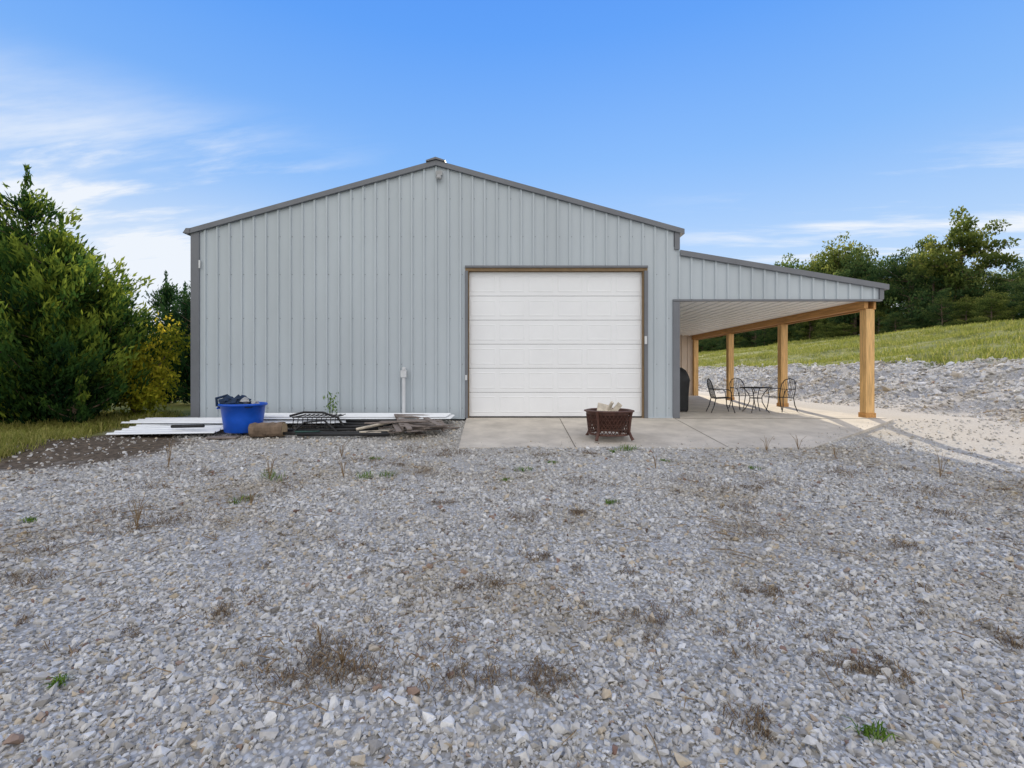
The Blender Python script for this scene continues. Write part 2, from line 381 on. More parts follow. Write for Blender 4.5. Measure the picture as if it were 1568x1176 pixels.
g=G(); g.box(4.16,9.1,23.3,23.36,0,2.96); g.box(9.14,9.19,23.5,27.4,0,2.76); g.build('lean_to_enclosure',M_tan,B)
g=G()
for k in range(17): g.box(4.2+k*.3,4.24+k*.3,23.27,23.299,0,2.94)
g.build('enclosure_ribs',M_tan,B)
def az(y): return -0.26*(YW-y)/3.0
poly=[(-1.0,8.8),(5.63,8.8),(7.55,10.2),(9.4,11.6),(9.4,YW-.05),(-1.14,YW-.05)]
g=G(); n=len(poly); g.add([(p[0],p[1],az(p[1])) for p in poly]+[(p[0],p[1],az(p[1])-.2) for p in poly],[tuple(range(n))]+[(i,i+n,(i+1)%n+n,(i+1)%n) for i in range(n)])
g.build('concrete_apron',M_conc,None)
g=G(); g.box(4.0,9.42,YW-.046,27.4,-.2,0.0); g.box(-1.14,3.99,YW-.046,YW+.3,-.2,-.001); g.build('concrete_slab',M_conc,None)
ap=bpy.data.objects['concrete_apron']
g=G()
for (x0,x1) in ((1.18,1.20),(4.05,4.07)):
    g.add([(x0,8.81,az(8.81)+.003),(x1,8.81,az(8.81)+.003),(x1,YW-.06,az(YW-.06)+.003),(x0,YW-.06,az(YW-.06)+.003)],[(0,1,2,3)])
g.box(4.08,9.35,YW-.07,YW-.055,-.01,.001)
g.build('control_joints',M_seam,ap)
n=260; x=rng.uniform(-.95,8.5,n); y=8.83+np.abs(rng.normal(0,.3,n)); y=np.where(x>5.6,y+(x-5.6)*.74,y); k=(y<11.6); x,y=x[k],y[k]
_g=gz
def gz(x,y): return az(np.asarray(y))+.004
stones('loose_slab_stones',x,y,np.clip(.020*np.exp(rng.normal(0,.4,len(x))),.01,.045)); gz=_g

# ---------------------------------------------------------------- props left
def Rz(a,loc): return Matrix.Translation(Vector(loc))@Matrix.Rotation(a,4,'Z')
E=empty('stacked_roofing_sheets')
def sheet(g,x0,x1,y0,y1,z,ang=0,tilt=0):
    M=Matrix.Translation(((x0+x1)/2,(y0+y1)/2,z))@Matrix.Rotation(ang,4,'Z')@Matrix.Rotation(tilt,4,'X')
    L=(x1-x0)/2; W=(y1-y0)/2; prof=[]
    prof.append((-W,0))
    k=-W+.06
    while k<W-.05:
        prof+=[(k-.035,0),(k-.015,.024),(k+.015,.024),(k+.035,0)]; k+=.2286
    prof.append((W,0))
    vs=[];fs=[]
    for (a,b) in prof: vs+=[M@Vector((-L,a,b)),M@Vector((L,a,b)),M@Vector((-L,a,b-.006)),M@Vector((L,a,b-.006))]
    for q in range(len(prof)-1):
        s=q*4; fs+=[(s,s+1,s+5,s+4),(s+2,s+6,s+7,s+3),(s,s+4,s+6,s+2),(s+1,s+3,s+7,s+5)]
    fs+=[(0,2,3,1),(len(vs)-4,len(vs)-3,len(vs)-1,len(vs)-2)]
    g.add(vs,fs)
g=G(); sheet(g,-8.35,-6.3,9.65,11.2,-.055,.13,.075); sheet(g,-8.75,-3.6,10.5,11.5,.03,.0,.03); sheet(g,-6.6,-1.4,10.7,11.6,.09,.008); sheet(g,-6.3,-1.5,10.75,11.62,.13,-.004)
g.build('sheets',M_white,E)
g=G()
for xx in (-8.3,-6.4,-4.6,-3.0): g.box(xx-.05,xx+.05,10.75,11.5,-.2,-.02)
g.build('battens',M_grayw,E)

E=empty('blue_tub')
c=(-5.80,10.15,-.13)
g=G(); g.revolve([(0.001,.02),(.34,.0),(.36,.02),(.395,.3),(.43,.56),(.465,.565),(.47,.60),(.455,.615),(.425,.60),(.385,.3),(.35,.05),(0.001,.05)],c,40); 
g.tube([(c[0]-.47,c[1]-.05,c[2]+.58),(c[0]-.53,c[1]-.05,c[2]+.5),(c[0]-.53,c[1]+.05,c[2]+.5),(c[0]-.47,c[1]+.05,c[2]+.58)],.018,8)
g.build('tub_body',M_blue,E,smooth=True)
g=G(); random.seed(3)
for k in range(14):
    a=random.uniform(0,6.28); r=random.uniform(0,.3); g.blob((c[0]+r*math.cos(a)-.03,c[1]+r*math.sin(a),c[2]+.56+random.uniform(-.03,.1)),(random.uniform(.09,.18),random.uniform(.09,.16),random.uniform(.05,.12)),k,.45)
g.tube([(c[0]-.5,c[1]-.1,c[2]+.55),(c[0]-.52,c[1]-.1,c[2]+.72),(c[0]-.35,c[1],c[2]+.78),(c[0]-.2,c[1],c[2]+.65)],.03,8)
g.build('tarp_contents',M_navy,E)
g=G(); g.blob((c[0]+.12,c[1]-.16,c[2]+.66),(.09,.08,.07),4,.5); g.blob((c[0]+.3,c[1]-.1,c[2]+.62),(.07,.1,.06),9,.5); g.build('pale_contents',M_lamp,E)

E=empty('cut_log'); g=G()
pts=[(-5.42+.07*k,9.75+.012*k,-.05+.004*math.sin(k)) for k in range(10)]
g.tube(pts,[.14,.15,.145,.15,.155,.15,.158,.155,.165,.16],14); o=g.build('log_bark',M_bark,E)
for v in o.data.vertices:
    q=mnoise.noise(v.co*9); v.co.z+=q*.03; v.co.y+=q*.02
g=G(); g.tube([(-4.785,9.86,-.05),(-4.772,9.86,-.05)],.14,14); g.build('log_end',M_logend,E)
E=empty('flat_stone_slab'); g=G(); g.box(-.28,.28,-.12,.12,0,.035,Rz(.2,(-5.9,9.6,-.2))); g.build('slab',M_grayw,E,bevel=.01)

E=empty('wire_rack'); g=G()
x0,x1,y0,y1,z0,z1=-4.72,-3.82,10.1,10.65,-.12,.18
for z in (z0,z0+.11,z1):
    g.tube([(x0,y0,z),(x1,y0,z),(x1,y1,z),(x0,y1,z),(x0,y0,z)],.014,6)
for k in range(10):
    xx=x0+(x1-x0)*k/9; g.tube([(xx,y0,z0),(xx+.03,y0,z1)],.008,6); g.tube([(xx,y0,z1),(xx+.05,y1,z1+.02)],.008,6)
g.tube([(x0-.1,y0+.1,z1+.02),(x0+.2,y0+.1,z1+.10),(x0+.6,y0+.15,z1+.09),(x1,y0+.2,z1-.02),(x1+.2,y0+.2,z0)],.025,8)
g.tube([(x0+.1,y0-.2,z0),(x0+.3,y0-.1,z1-.1),(x0+.7,y0-.05,z1-.06),(x1+.1,y0-.1,z0)],.02,8)
g.build('rack_wires',M_black,E)
E=empty('garden_hose_coil'); g=G()
pts=[(-4.25+.3*math.cos(a)*(1+.03*math.sin(3*a)),9.85+.13*math.sin(a),-.17+.008*a) for a in np.linspace(0,12,60)]
g.tube(pts,.016,6); g.build('hose',M_teal,E,smooth=True)
E=empty('pipe_bundle'); g=G()
for k,(a,b,z,yy) in enumerate([(-5.2,-2.6,-.13,9.8),(-4.9,-2.9,-.10,10.08),(-4.4,-2.5,-.13,9.65),(-7.2,-6.5,.0,9.95),(-3.8,-2.7,-.04,10.2),(-3.9,-2.4,.0,10.4),(-3.7,-2.5,.06,10.5)]):
    g.tube([(a,yy,z),(b,yy+.12*math.sin(k*2),z+.02)],.034,8)
g.build('pipes',M_black,E,smooth=True)
g=G(); g.tube([(-3.3,9.95,-.06),(-2.65,10.25,.06)],.03,8); g.tube([(-3.2,9.7,-.14),(-2.7,9.8,-.11)],.03,8); g.box(-.3,.3,-.05,.05,0,.03,Rz(.5,(-2.9,9.9,-.11)));g.build('light_sticks',M_ash,E)
E=empty('scrap_pallet_boards'); g=G(); random.seed(11)
Mp=Matrix.Translation((-2.05,10.45,.07))@Matrix.Rotation(.35,4,'Z')@Matrix.Rotation(.13,4,'X')@Matrix.Rotation(.05,4,'Y')
for k in range(7):
    if k==4: continue
    g.box(-.5,.5,-.6+k*.18,-.6+k*.18+.11,.0,.022,Mp)
for xx_ in (-.45,0,.42): g.box(xx_-.02,xx_+.02,-.6,.62,-.09,-.001,Mp)
for k in range(12):
    L=random.uniform(.45,.8); a=random.choice([random.uniform(-.35,.35),1.57+random.uniform(-.7,.7)])
    if abs(a)>1: L=min(L,.45)
    M=Rz(a,(-2.1+random.uniform(-.45,.45),10.0+random.uniform(-.25,.45),-.15+.024*k))@Matrix.Rotation(random.uniform(-.15,.15),4,'Y')
    g.box(-L,L,-.055,.055,0,.026,M)
g.build('boards',M_grayw,E,bevel=.003)

# ---------------------------------------------------------------- fire pit
E=empty('fire_pit'); cx,cy=1.97,9.55; cz=az(cy)
g=G(); R=.44
g.revolve([(R+.06,.555),(R+.065,.575),(R+.0,.59),(R-.03,.57)],(cx,cy,cz),40)
g.revolve([(R+.015,.50),(R+.02,.52),(R+.02,.56),(R,.56)],(cx,cy,cz),40)
g.revolve([(R-.03,.13),(R-.02,.10),(R-.035,.09),(R-.05,.13)],(cx,cy,cz),40)
for s in (1,-1):
    for k in range(36):
        a0=2*math.pi*k/36; pts=[]
        for j in range(6):
            t=j/5; a=a0+s*t*.55; r=R-.03+.045*t; pts.append((cx+r*math.cos(a),cy+r*math.sin(a),cz+.12+.38*t))
        g.tube(pts,.0085,4,False)
for z in (.22,.31,.41): g.revolve([(R-.015+.045*(z-.2),z-.008),(R-.008+.045*(z-.2),z),(R-.015+.045*(z-.2),z+.008)],(cx,cy,cz),40)
for k in range(4):
    a=math.pi/4+k*math.pi/2+.1; ca,sa=math.cos(a),math.sin(a)
    pts=[(cx+r*ca,cy+r*sa,cz+z) for r,z in ((R+.05,.56),(R+.02,.45),(R-.0,.3),(R+.0,.17),(R+.045,.07),(R+.08,.012))]
    g.tube(pts,[.03,.03,.028,.028,.028,.034],8)
g.build('pit_frame',M_bronze,E)
g=G(); g.revolve([(R-.05,.5),(R-.09,.3),(R-.2,.17),(0.001,.14)],(cx,cy,cz),32); g.revolve([(R-.055,.5),(R-.06,.56),(R-.04,.56)],(cx,cy,cz),32); g.build('pit_bowl',M_bronze,E,smooth=True)
g=G(); random.seed(5)
for k in range(4): g.blob((cx+random.uniform(-.2,.2),cy+random.uniform(-.15,.15),cz+.50),(.14,.12,.05),k,.5)
g.box(-.15,.15,-.012,.012,-.02,.18,Matrix.Translation((cx-.1,cy,cz+.53))@Matrix.Rotation(.25,4,'Y')@Matrix.Rotation(-.5,4,'X'))
g.box(-.05,.05,-.03,.03,-.1,.20,Matrix.Translation((cx+.1,cy,cz+.55))@Matrix.Rotation(.7,4,'Y'))
g.tube([(cx-.05,cy+.1,cz+.5),(cx+.06,cy-.05,cz+.74)],.035,8)
g.build('firewood_and_ash',M_ash,E)

# ---------------------------------------------------------------- patio set
def table(name,c):
    E=empty(name); g=G(); x,y=c; r=.42; h=.71
    g.revolve([(r-.02,h-.015),(r,h),(r-.01,h+.012),(r-.03,h)],(x,y,0),32)
    for k in range(-7,8):
        d=k*.055; w=math.sqrt(max(0,(r-.01)**2-d*d))
        g.tube([(x-w,y+d,h),(x+w,y+d,h)],.006,4); g.tube([(x+d,y-w,h),(x+d,y+w,h)],.006,4)
    for k in range(4):
        a=math.pi/4+k*math.pi/2; ca,sa=math.cos(a),math.sin(a)
        g.tube([(x+q*ca,y+q*sa,z) for q,z in ((.34,h-.01),(.25,.6),(.16,.45),(.17,.3),(.27,.12),(.36,.012))],.012,6)
    g.revolve([(.165,.4),(.175,.41),(.165,.42)],(x,y,0),20)
    g.build('table_frame',M_black,E)
def chair(name,c,ang):
    E=empty(name); g=G(); T=Matrix.Translation((c[0],c[1],0))@Matrix.Rotation(ang,4,'Z')
    def t(pts,r=.011,n=6): g.tube([T@Vector(p) for p in pts],r,n)
    w=.23
    t([(-w,-.22,.43),(w,-.22,.43),(w,.2,.41),(-w,.2,.41),(-w,-.22,.43)],.012)
    for k in range(1,9): xx=-w+2*w*k/9; t([(xx,-.22,.43),(xx,.2,.41)],.005,4)
    for k in range(1,8): yy=-.22+.42*k/8; t([(-w,yy,.43-.02*k/8),(w,yy,.43-.02*k/8)],.005,4)
    hoop=[(-w,.2,.41),(-w-.01,.25,.6),(-w+.0,.3,.8),(-.15,.33,.92),(0,.34,.97),(.15,.33,.92),(w,.3,.8),(w+.01,.25,.6),(w,.2,.41)]
    t(hoop,.013)
    for k in range(1,8):
        xx=-w+2*w*k/8; zt_=.97-.17*(abs(xx)/w)**2.2
        t([(xx*.85,.2,.41),(xx,.26,.62),(xx,.3+.04*(zt_-.8)/.17,zt_)],.006,4)
    t([(-w,.265,.65),(w,.265,.65)],.008); 
    for s in (-1,1):
        t([(s*w,.27,.67),(s*(w+.04),.1,.67),(s*(w+.05),-.12,.66),(s*(w+.04),-.2,.6),(s*w,-.21,.43)],.012)
        t([(s*w,-.22,.43),(s*(w+.02),-.24,.2),(s*(w+.03),-.3,.012)],.013)
        t([(s*w,.2,.41),(s*(w+.0),.25,.2),(s*(w+.02),.33,.012)],.013)
    g.build('chair_frame',M_black,E)
table('patio_table',(7.0,13.5))
chair('patio_chair',(5.95,13.4),1.45)
chair('patio_chair.001',(7.85,13.7),-1.2)
chair('patio_chair.002',(7.15,14.6),.1)

E=empty('covered_grill'); g=G()
sec=[(0.03,.30,.27),(.5,.31,.28),(.85,.33,.29),(.92,.34,.29),(1.05,.30,.27),(1.2,.24,.21),(1.29,.13,.12)]
vs=[];fs=[];n=20
for (z,a,b) in sec:
    for k in range(n):
        an=2*math.pi*k/n; ce,se=math.cos(an),math.sin(an); p=.45
        vs.append((4.86+a*abs(ce)**p*(1 if ce>0 else -1)*(1+.03*math.sin(5*an+z*3)),13.9+b*abs(se)**p*(1 if se>0 else -1),z))
for i_ in range(len(sec)-1):
    for k in range(n): fs.append((i_*n+k,i_*n+(k+1)%n,(i_+1)*n+(k+1)%n,(i_+1)*n+k))
fs.append(tuple((len(sec)-1)*n+k for k in range(n)))
g.add(vs,fs); g.build('grill_cover',M_cover,E,smooth=True)
g=G()
for sx in (-.22,.22):
    for sy in (-.2,.2): g.tube([(4.86+sx-.02,13.9+sy,.04),(4.86+sx+.02,13.9+sy,.04)],.04,10)
g.build('casters',M_black,E)

# ---------------------------------------------------------------- foliage
def leaves(P,size,tint,elong=1.8,up=0.0):
    n=len(P); R=rotmats(n,math.pi)
    q=np.array([[-.5*elong,0,0],[0,-.4,.1],[.5*elong,0,0],[0,.4,.1]])
    VV=np.einsum('nij,vj->nvi',R,q)*size[:,None,None]+P[:,None,:]
    return VV.reshape(-1,3),np.arange(n*4).reshape(n,4),tint
def sprays(P,D,size,elong,r_):
    n=len(P); D=D/np.linalg.norm(D,axis=1)[:,None]
    s=np.cross(D,r_.normal(0,1,(n,3))); s/=np.linalg.norm(s,axis=1)[:,None]
    a=P-D*(size*elong*.5)[:,None]; b=P+D*(size*elong*.5)[:,None]; m=P-D*(size*.2)[:,None]
    VV=np.stack([a,m-s*(size*.42)[:,None],b,m+s*(size*.42)[:,None]],1)
    return VV.reshape(-1,3),np.arange(n*4).reshape(n,4)
def cedar(name,x,y,H,Rb,nl,mats,seed,lean=0,ls=1.0,leaders=((0,0,1),),pw=1.0):
    r_=np.random.default_rng(seed); E=empty(name); zb=float(gz(x,y))
    g=G(); cl=[];ct=[];cs=[];cd=[]
    for (lx,ly,hs) in leaders:
        HH=H*hs
        g.tube([(x,y,zb-.1),(x+lx*.5,y+ly*.5,zb+HH*.3),(x+lx*.9,y+ly*.9,zb+HH*.6),(x+lx+lean,y+ly,zb+HH*.88)],[.13*H/5,.09*H/5,.04*H/5,.008],8)
        nb=int(150*H/5*(.5+.5*hs)/len(leaders)**.5)
        for b in range(nb):
            t=r_.random()**.95*.95+.01; a=r_.uniform(0,2*np.pi)
            prof=(1-t)**pw*min(1,.7+t*2.0)
            L=Rb*hs*prof*r_.uniform(.6,1.12)+.10
            z0=zb+HH*t*.93; rise=L*r_.uniform(.3,.7)
            bx,by=x+lx*min(1,.4+t)+lean*t,y+ly*min(1,.4+t)
            g.tube([(bx,by,z0),(bx+L*.5*math.cos(a),by+L*.5*math.sin(a),z0+rise*.35),(bx+L*.85*math.cos(a),by+L*.85*math.sin(a),z0+rise*.75)],[.022,.014,.004],5,False)
            k=max(3,int(L*4.6)); tb=r_.uniform(-.28,.28)
            for j in range(k):
                s=(j+1)/k
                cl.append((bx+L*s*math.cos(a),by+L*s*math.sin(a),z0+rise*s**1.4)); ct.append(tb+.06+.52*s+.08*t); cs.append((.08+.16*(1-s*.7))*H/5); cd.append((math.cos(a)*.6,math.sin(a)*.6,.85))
        for j in range(14): cl.append((x+lx+lean,y+ly,zb+HH*(.78+.019*j))); ct.append(.5); cs.append(.12-.006*j); cd.append((0,0,1))
    cl=np.array(cl); ct=np.array(ct); cs=np.array(cs); cd=np.array(cd); m=len(cl)
    w=cs**1.0; idx=r_.choice(m,nl,p=w/w.sum())
    off=r_.normal(0,1,(nl,3))*cs[idx][:,None]*np.array([.55,.55,.8])
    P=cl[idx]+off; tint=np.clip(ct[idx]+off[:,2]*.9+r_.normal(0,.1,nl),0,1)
    k=P[:,2]>zb+.02; P=P[k]; tint=tint[k]; D=(cd[idx]+r_.normal(0,.4,(nl,3)))[k]
    Vv,Ff=sprays(P,D,r_.uniform(.038,.068,len(P))*(H/5)**.3*ls,2.9,r_)
    g.build('trunk_and_limbs',M_bark,E)
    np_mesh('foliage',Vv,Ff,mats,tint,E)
    return E
ML_c=leaf_mat('cedar_foliage',(.014,.042,.018),(.058,.125,.028),(.29,.35,.05),.42)
ML_d=leaf_mat('dark_cedar_foliage',(.012,.036,.018),(.032,.085,.032),(.09,.16,.045),.35)
ML_y=leaf_mat('yellow_shrub_foliage',(.09,.12,.015),(.33,.34,.03),(.72,.58,.06),.5)
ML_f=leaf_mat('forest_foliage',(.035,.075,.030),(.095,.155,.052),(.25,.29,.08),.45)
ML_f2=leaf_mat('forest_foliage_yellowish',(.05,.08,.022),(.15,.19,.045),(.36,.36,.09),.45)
ML_g=leaf_mat('grass_blades',(.12,.165,.035),(.27,.30,.07),(.52,.47,.17),.5)
ML_dry=leaf_mat('dry_weeds',(.08,.05,.033),(.21,.15,.095),(.46,.37,.23),.2)
ML_gr=leaf_mat('green_weeds',(.04,.09,.015),(.11,.20,.03),(.24,.34,.07),.4)
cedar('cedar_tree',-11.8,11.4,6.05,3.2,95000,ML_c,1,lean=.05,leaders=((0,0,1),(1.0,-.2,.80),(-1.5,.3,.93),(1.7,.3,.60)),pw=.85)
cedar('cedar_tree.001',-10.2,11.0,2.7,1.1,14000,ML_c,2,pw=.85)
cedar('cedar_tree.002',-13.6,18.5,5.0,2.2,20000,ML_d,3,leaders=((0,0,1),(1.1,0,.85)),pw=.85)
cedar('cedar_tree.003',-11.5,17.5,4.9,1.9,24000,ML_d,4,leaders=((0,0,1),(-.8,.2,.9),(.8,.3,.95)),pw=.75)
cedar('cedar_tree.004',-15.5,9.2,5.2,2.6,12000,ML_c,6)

E=empty('yellow_shrub'); g=G(); r_=np.random.default_rng(5); x,y=-10.0,12.5; zb=float(gz(x,y)); cl=[];cs=[];ct=[]
for k in range(16):
    a=r_.uniform(0,6.28); L=r_.uniform(.3,1.0); hh=r_.uniform(.7,2.9)*(1.05-.25*L)
    e=(x+L*math.cos(a),y+L*math.sin(a),zb+hh); g.tube([(x,y,zb),(x+.4*(e[0]-x),y+.4*(e[1]-y),zb+hh*.55),e],[.03,.02,.006],5)
    for s in (.55,.8,1.0): cl.append((x+(e[0]-x)*s,y+(e[1]-y)*s,zb+hh*s)); cs.append(r_.uniform(.2,.42)); ct.append(r_.uniform(-.3,.3))
cl=np.array(cl);cs=np.array(cs);ct=np.array(ct); nl=9000; idx=r_.integers(0,len(cl),nl); off=r_.normal(0,.6,(nl,3))*cs[idx][:,None]
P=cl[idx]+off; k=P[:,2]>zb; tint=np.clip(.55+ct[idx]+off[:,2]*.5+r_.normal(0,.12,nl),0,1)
Vv,Ff,_=leaves(P[k],r_.uniform(.05,.09,k.sum()),None,1.6); g.build('stems',M_bark,E); np_mesh('foliage',Vv,Ff,ML_y,tint[k],E)

def decid_mesh(name,seed,H=13,nl=7500,thin=False,lm=None,wide=1.0):
    r_=np.random.default_rng(seed); g=G(); rr=random.Random(seed)
    g.tube([(0,0,-.3),(.1,0,H*.25),(-.1,.1,H*.5),(.1,0,H*.8)],[.2,.16,.10,.03],8)
    cl=[];cs=[];ct=[]
    nbr=34 if not thin else 26
    for b in range(nbr):
        t=rr.uniform(.08,.9); a=rr.uniform(0,6.28); L=wide*H*.33*math.sin(math.pi*min(1,(t*.8+.2)))**.6*rr.uniform(.55,1.2)
        if thin: t=max(t,rr.uniform(.3,.6)); L*=.85
        z0=H*t*.85; e=(L*math.cos(a),L*math.sin(a),z0+L*rr.uniform(.2,.6))
        g.tube([(0,0,z0),(e[0]*.5,e[1]*.5,z0+(e[2]-z0)*.4),e],[.07,.04,.012],5,False)
        for j in range(3):
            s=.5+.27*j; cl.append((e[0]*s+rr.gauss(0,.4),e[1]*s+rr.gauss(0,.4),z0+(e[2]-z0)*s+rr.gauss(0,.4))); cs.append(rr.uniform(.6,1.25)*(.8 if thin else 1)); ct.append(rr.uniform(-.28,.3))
    for q in range(3): cl.append((rr.gauss(0,.4),rr.gauss(0,.4),H*(.80+.06*q))); cs.append(.95-.15*q); ct.append(.1)
    cl=np.array(cl);cs=np.array(cs);ct=np.array(ct); w=cs**2; idx=r_.choice(len(cl),nl,p=w/w.sum())
    d=r_.normal(0,1,(nl,3)); d/=np.linalg.norm(d,axis=1)[:,None]; d*=(r_.random(nl)**.45)[:,None]
    off=d*cs[idx][:,None]*np.array([1.15,1.15,.8])
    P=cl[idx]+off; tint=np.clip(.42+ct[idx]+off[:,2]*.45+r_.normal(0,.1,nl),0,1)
    Vv,Ff,_=leaves(P,r_.uniform(.15,.28,nl),tint,1.6)
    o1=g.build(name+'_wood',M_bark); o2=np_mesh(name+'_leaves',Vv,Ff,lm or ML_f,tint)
    m1,m2=o1.data,o2.data; bpy.data.objects.remove(o1); bpy.data.objects.remove(o2)
    return m1,m2
dm=[decid_mesh('dec%d'%k,20+k,lm=(ML_f2 if k in (1,4) else ML_f),wide=(1,.8,1.1,.7,.95)[k]) for k in range(5)]; thinm=decid_mesh('decthin',33,13,6500,True,lm=ML_f2)
FE=empty('distant_treeline'); rr=random.Random(9); cnt=0
def put(x,y,s,k=None,sz=None,parent=None):
    global cnt
    m=dm[rr.randrange(5)] if k is None else k
    rot=rr.uniform(0,6.28)
    for me in m:
        o=bpy.data.objects.new('tree_part_%d'%cnt,me); cnt+=1; link(o,parent or FE); o.location=(x,y,float(gz(x,y))-.2); o.scale=(s,s,(sz or s)); o.rotation_euler=(0,0,rot)
for k in range(40):
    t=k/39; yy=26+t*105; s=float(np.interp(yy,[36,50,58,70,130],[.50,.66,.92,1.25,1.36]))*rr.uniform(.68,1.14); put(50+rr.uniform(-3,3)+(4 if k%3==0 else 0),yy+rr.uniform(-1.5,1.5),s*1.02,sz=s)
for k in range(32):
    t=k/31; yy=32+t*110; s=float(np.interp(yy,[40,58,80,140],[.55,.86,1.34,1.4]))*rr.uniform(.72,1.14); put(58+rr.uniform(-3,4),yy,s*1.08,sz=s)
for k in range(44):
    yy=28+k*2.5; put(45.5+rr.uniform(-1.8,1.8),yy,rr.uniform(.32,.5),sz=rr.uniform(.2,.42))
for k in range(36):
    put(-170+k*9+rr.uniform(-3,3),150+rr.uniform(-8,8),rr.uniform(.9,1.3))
for k in range(14):
    put(-34+rr.uniform(-5,5),8+k*6,rr.uniform(.3,.45))
TT=empty('tall_tree'); put(51,53.5,1.1,k=thinm,sz=1.2,parent=TT)

def blades(P,n,h,spread,width,flat=.5,seed=0,tintc=.5):
    r_=np.random.default_rng(seed); m=len(P); N_=m*n
    base=np.repeat(P,n,0)+np.concatenate([r_.normal(0,1,(N_,2))*np.repeat(spread,n)[:,None]*.5,np.zeros((N_,1))],1)
    a=r_.uniform(0,2*np.pi,N_); H=np.repeat(h,n)*r_.uniform(.4,1.1,N_); ln=H*r_.uniform(.2,1.0,N_)*flat*2
    dirx=np.cos(a);diry=np.sin(a); wv=np.stack([-diry,dirx,np.zeros(N_)],1)*(width*r_.uniform(.6,1.3,N_))[:,None]
    mid=base+np.stack([dirx*ln*.45,diry*ln*.45,H*.65],1)
    tip=base+np.stack([dirx*ln*1.1,diry*ln*1.1,H*np.clip(1-flat*.6,.2,1)],1)
    VV=np.stack([base-wv*.5,base+wv*.5,mid+wv*.4,mid-wv*.4,tip+wv*.08,tip-wv*.08],1)
    o=np.arange(N_)*6
    F4=np.stack([np.stack([o,o+1,o+2,o+3],1),np.stack([o+3,o+2,o+4,o+5],1)],1).reshape(-1,4); tint=np.repeat(np.clip(tintc+r_.normal(0,.2,N_),0,1),2)
    return VV.reshape(-1,3),F4,tint
def tuftobj(name,pts,n,h,sp,w,flat,m,seed,tc=.5):
    pts=np.array(pts,float); P=np.stack([pts[:,0],pts[:,1],gz(pts[:,0],pts[:,1])+.01],1)
    h=np.broadcast_to(np.asarray(h,float),(len(P),)).copy(); sp=np.broadcast_to(np.asarray(sp,float),(len(P),)).copy()
    Vv,Ff,t=blades(P,n,h,sp,w,flat,seed,tc); return np_mesh(name,Vv,Ff,m,t)
n=16000; y=rng.uniform(12,95,n); x=17.6+rng.random(n)**1.1*25; 
tuftobj('hill_grass',np.stack([x,y],1),8,rng.uniform(.12,.42,n)*(1+.5*np.sin(x*.7+y*.4)),.38,.028,.5,ML_g,41,.5)
n=3000; x=rng.uniform(-14,-8.3,n); y=rng.uniform(7.5,13,n); k=~((x>-9.0)&(y>9.4)); 
tuftobj('verge_grass',np.stack([x,y],1)[k],14,rng.uniform(.06,.30,k.sum()),.16,.013,.5,ML_g,42,.7)
dry=[(-1.03,2.6,.16),(-.9,2.48,.14),(-.95,2.4,.12),(-1.15,2.55,.12),(1.94,2.43,.08),(1.85,2.5,.07),(-.27,2.33,.08),(-.05,2.4,.08),(.15,2.36,.07),(1.77,3.35,.07),(.9,3.0,.07),(-1.88,3.05,.05),(2.94,2.8,.08),(.1,4.95,.12),(2.4,4.6,.16),(-3.9,4.8,.26),(-3.6,4.9,.2),(-4.3,5.2,.2),(-3.6,3.55,.12),(2.4,6.3,.2),(3.5,6.4,.14),(-1.46,8.4,.3),(-1.1,8.5,.2),(-2.0,8.6,.2),(-3.2,5.6,.2),(-2.4,7.6,.22),(-2.9,6.3,.15),(3.1,6.1,.12),(2.6,5.2,.1),(4.6,5.0,.15),(4.9,5.9,.2),(5.6,6.0,.15),(.5,8.2,.12),(1.4,8.3,.1),(-1.8,7.4,.15),(-.8,5.4,.08),(.7,5.2,.07),(3.4,4.2,.1),(-4.6,6.3,.28),(-5.1,7.2,.3),(-.3,3.4,.08),(.2,3.9,.06),(1.1,2.1,.06),(-4.2,4.1,.15),(-1.2,6.9,.2),(.9,6.4,.15),(5.0,7.0,.2),(13.2,12.3,.3),(13.6,12.8,.25),(12.9,14,.2),(13.5,17,.3),(14.5,15.5,.25)]
P=[];S=[]
r2=random.Random(4)
for (x_,y_,s_) in dry:
    for q in range(7): P.append((x_+r2.gauss(0,s_*1.0),y_+r2.gauss(0,s_*.7))); S.append(s_*r2.uniform(.5,1.2))
for q in range(300):
    y_=r2.uniform(2.2,8.6); x_=r2.uniform(-1.1,1.1)*y_; P.append((x_,y_)); S.append(r2.uniform(.02,.07))
S=np.array(S)
tuftobj('dry_weeds',P,22,S*.32+.024,S*1.1,.0040,1.3,ML_dry,43,.42)
gr=[(-3.2,5.6,.08),(-2.05,6.6,.12),(-1.75,6.7,.10),(.16,7.1,.08),(2.0,8.5,.10),(1.15,5.5,.05),(-4.9,4.8,.05),(-2.27,2.35,.03),(1.55,2.0,.04),(-3.4,6.6,.14),(1.8,8.3,.06),(-.1,6.6,.05),(3.7,7.2,.05),(.6,7.6,.05),(-2.3,7.8,.06),(2.5,7.7,.05),(2.15,8.65,.1)]
P=[];S=[]
for (x_,y_,s_) in gr:
    for q in range(4): P.append((x_+r2.gauss(0,s_*.7),y_+r2.gauss(0,s_*.6))); S.append(s_)
S=np.array(S); tuftobj('green_weeds',P,14,S*.8+.02,S*.9,.007,.8,ML_gr,44,.6)
g=G(); r3=random.Random(8)
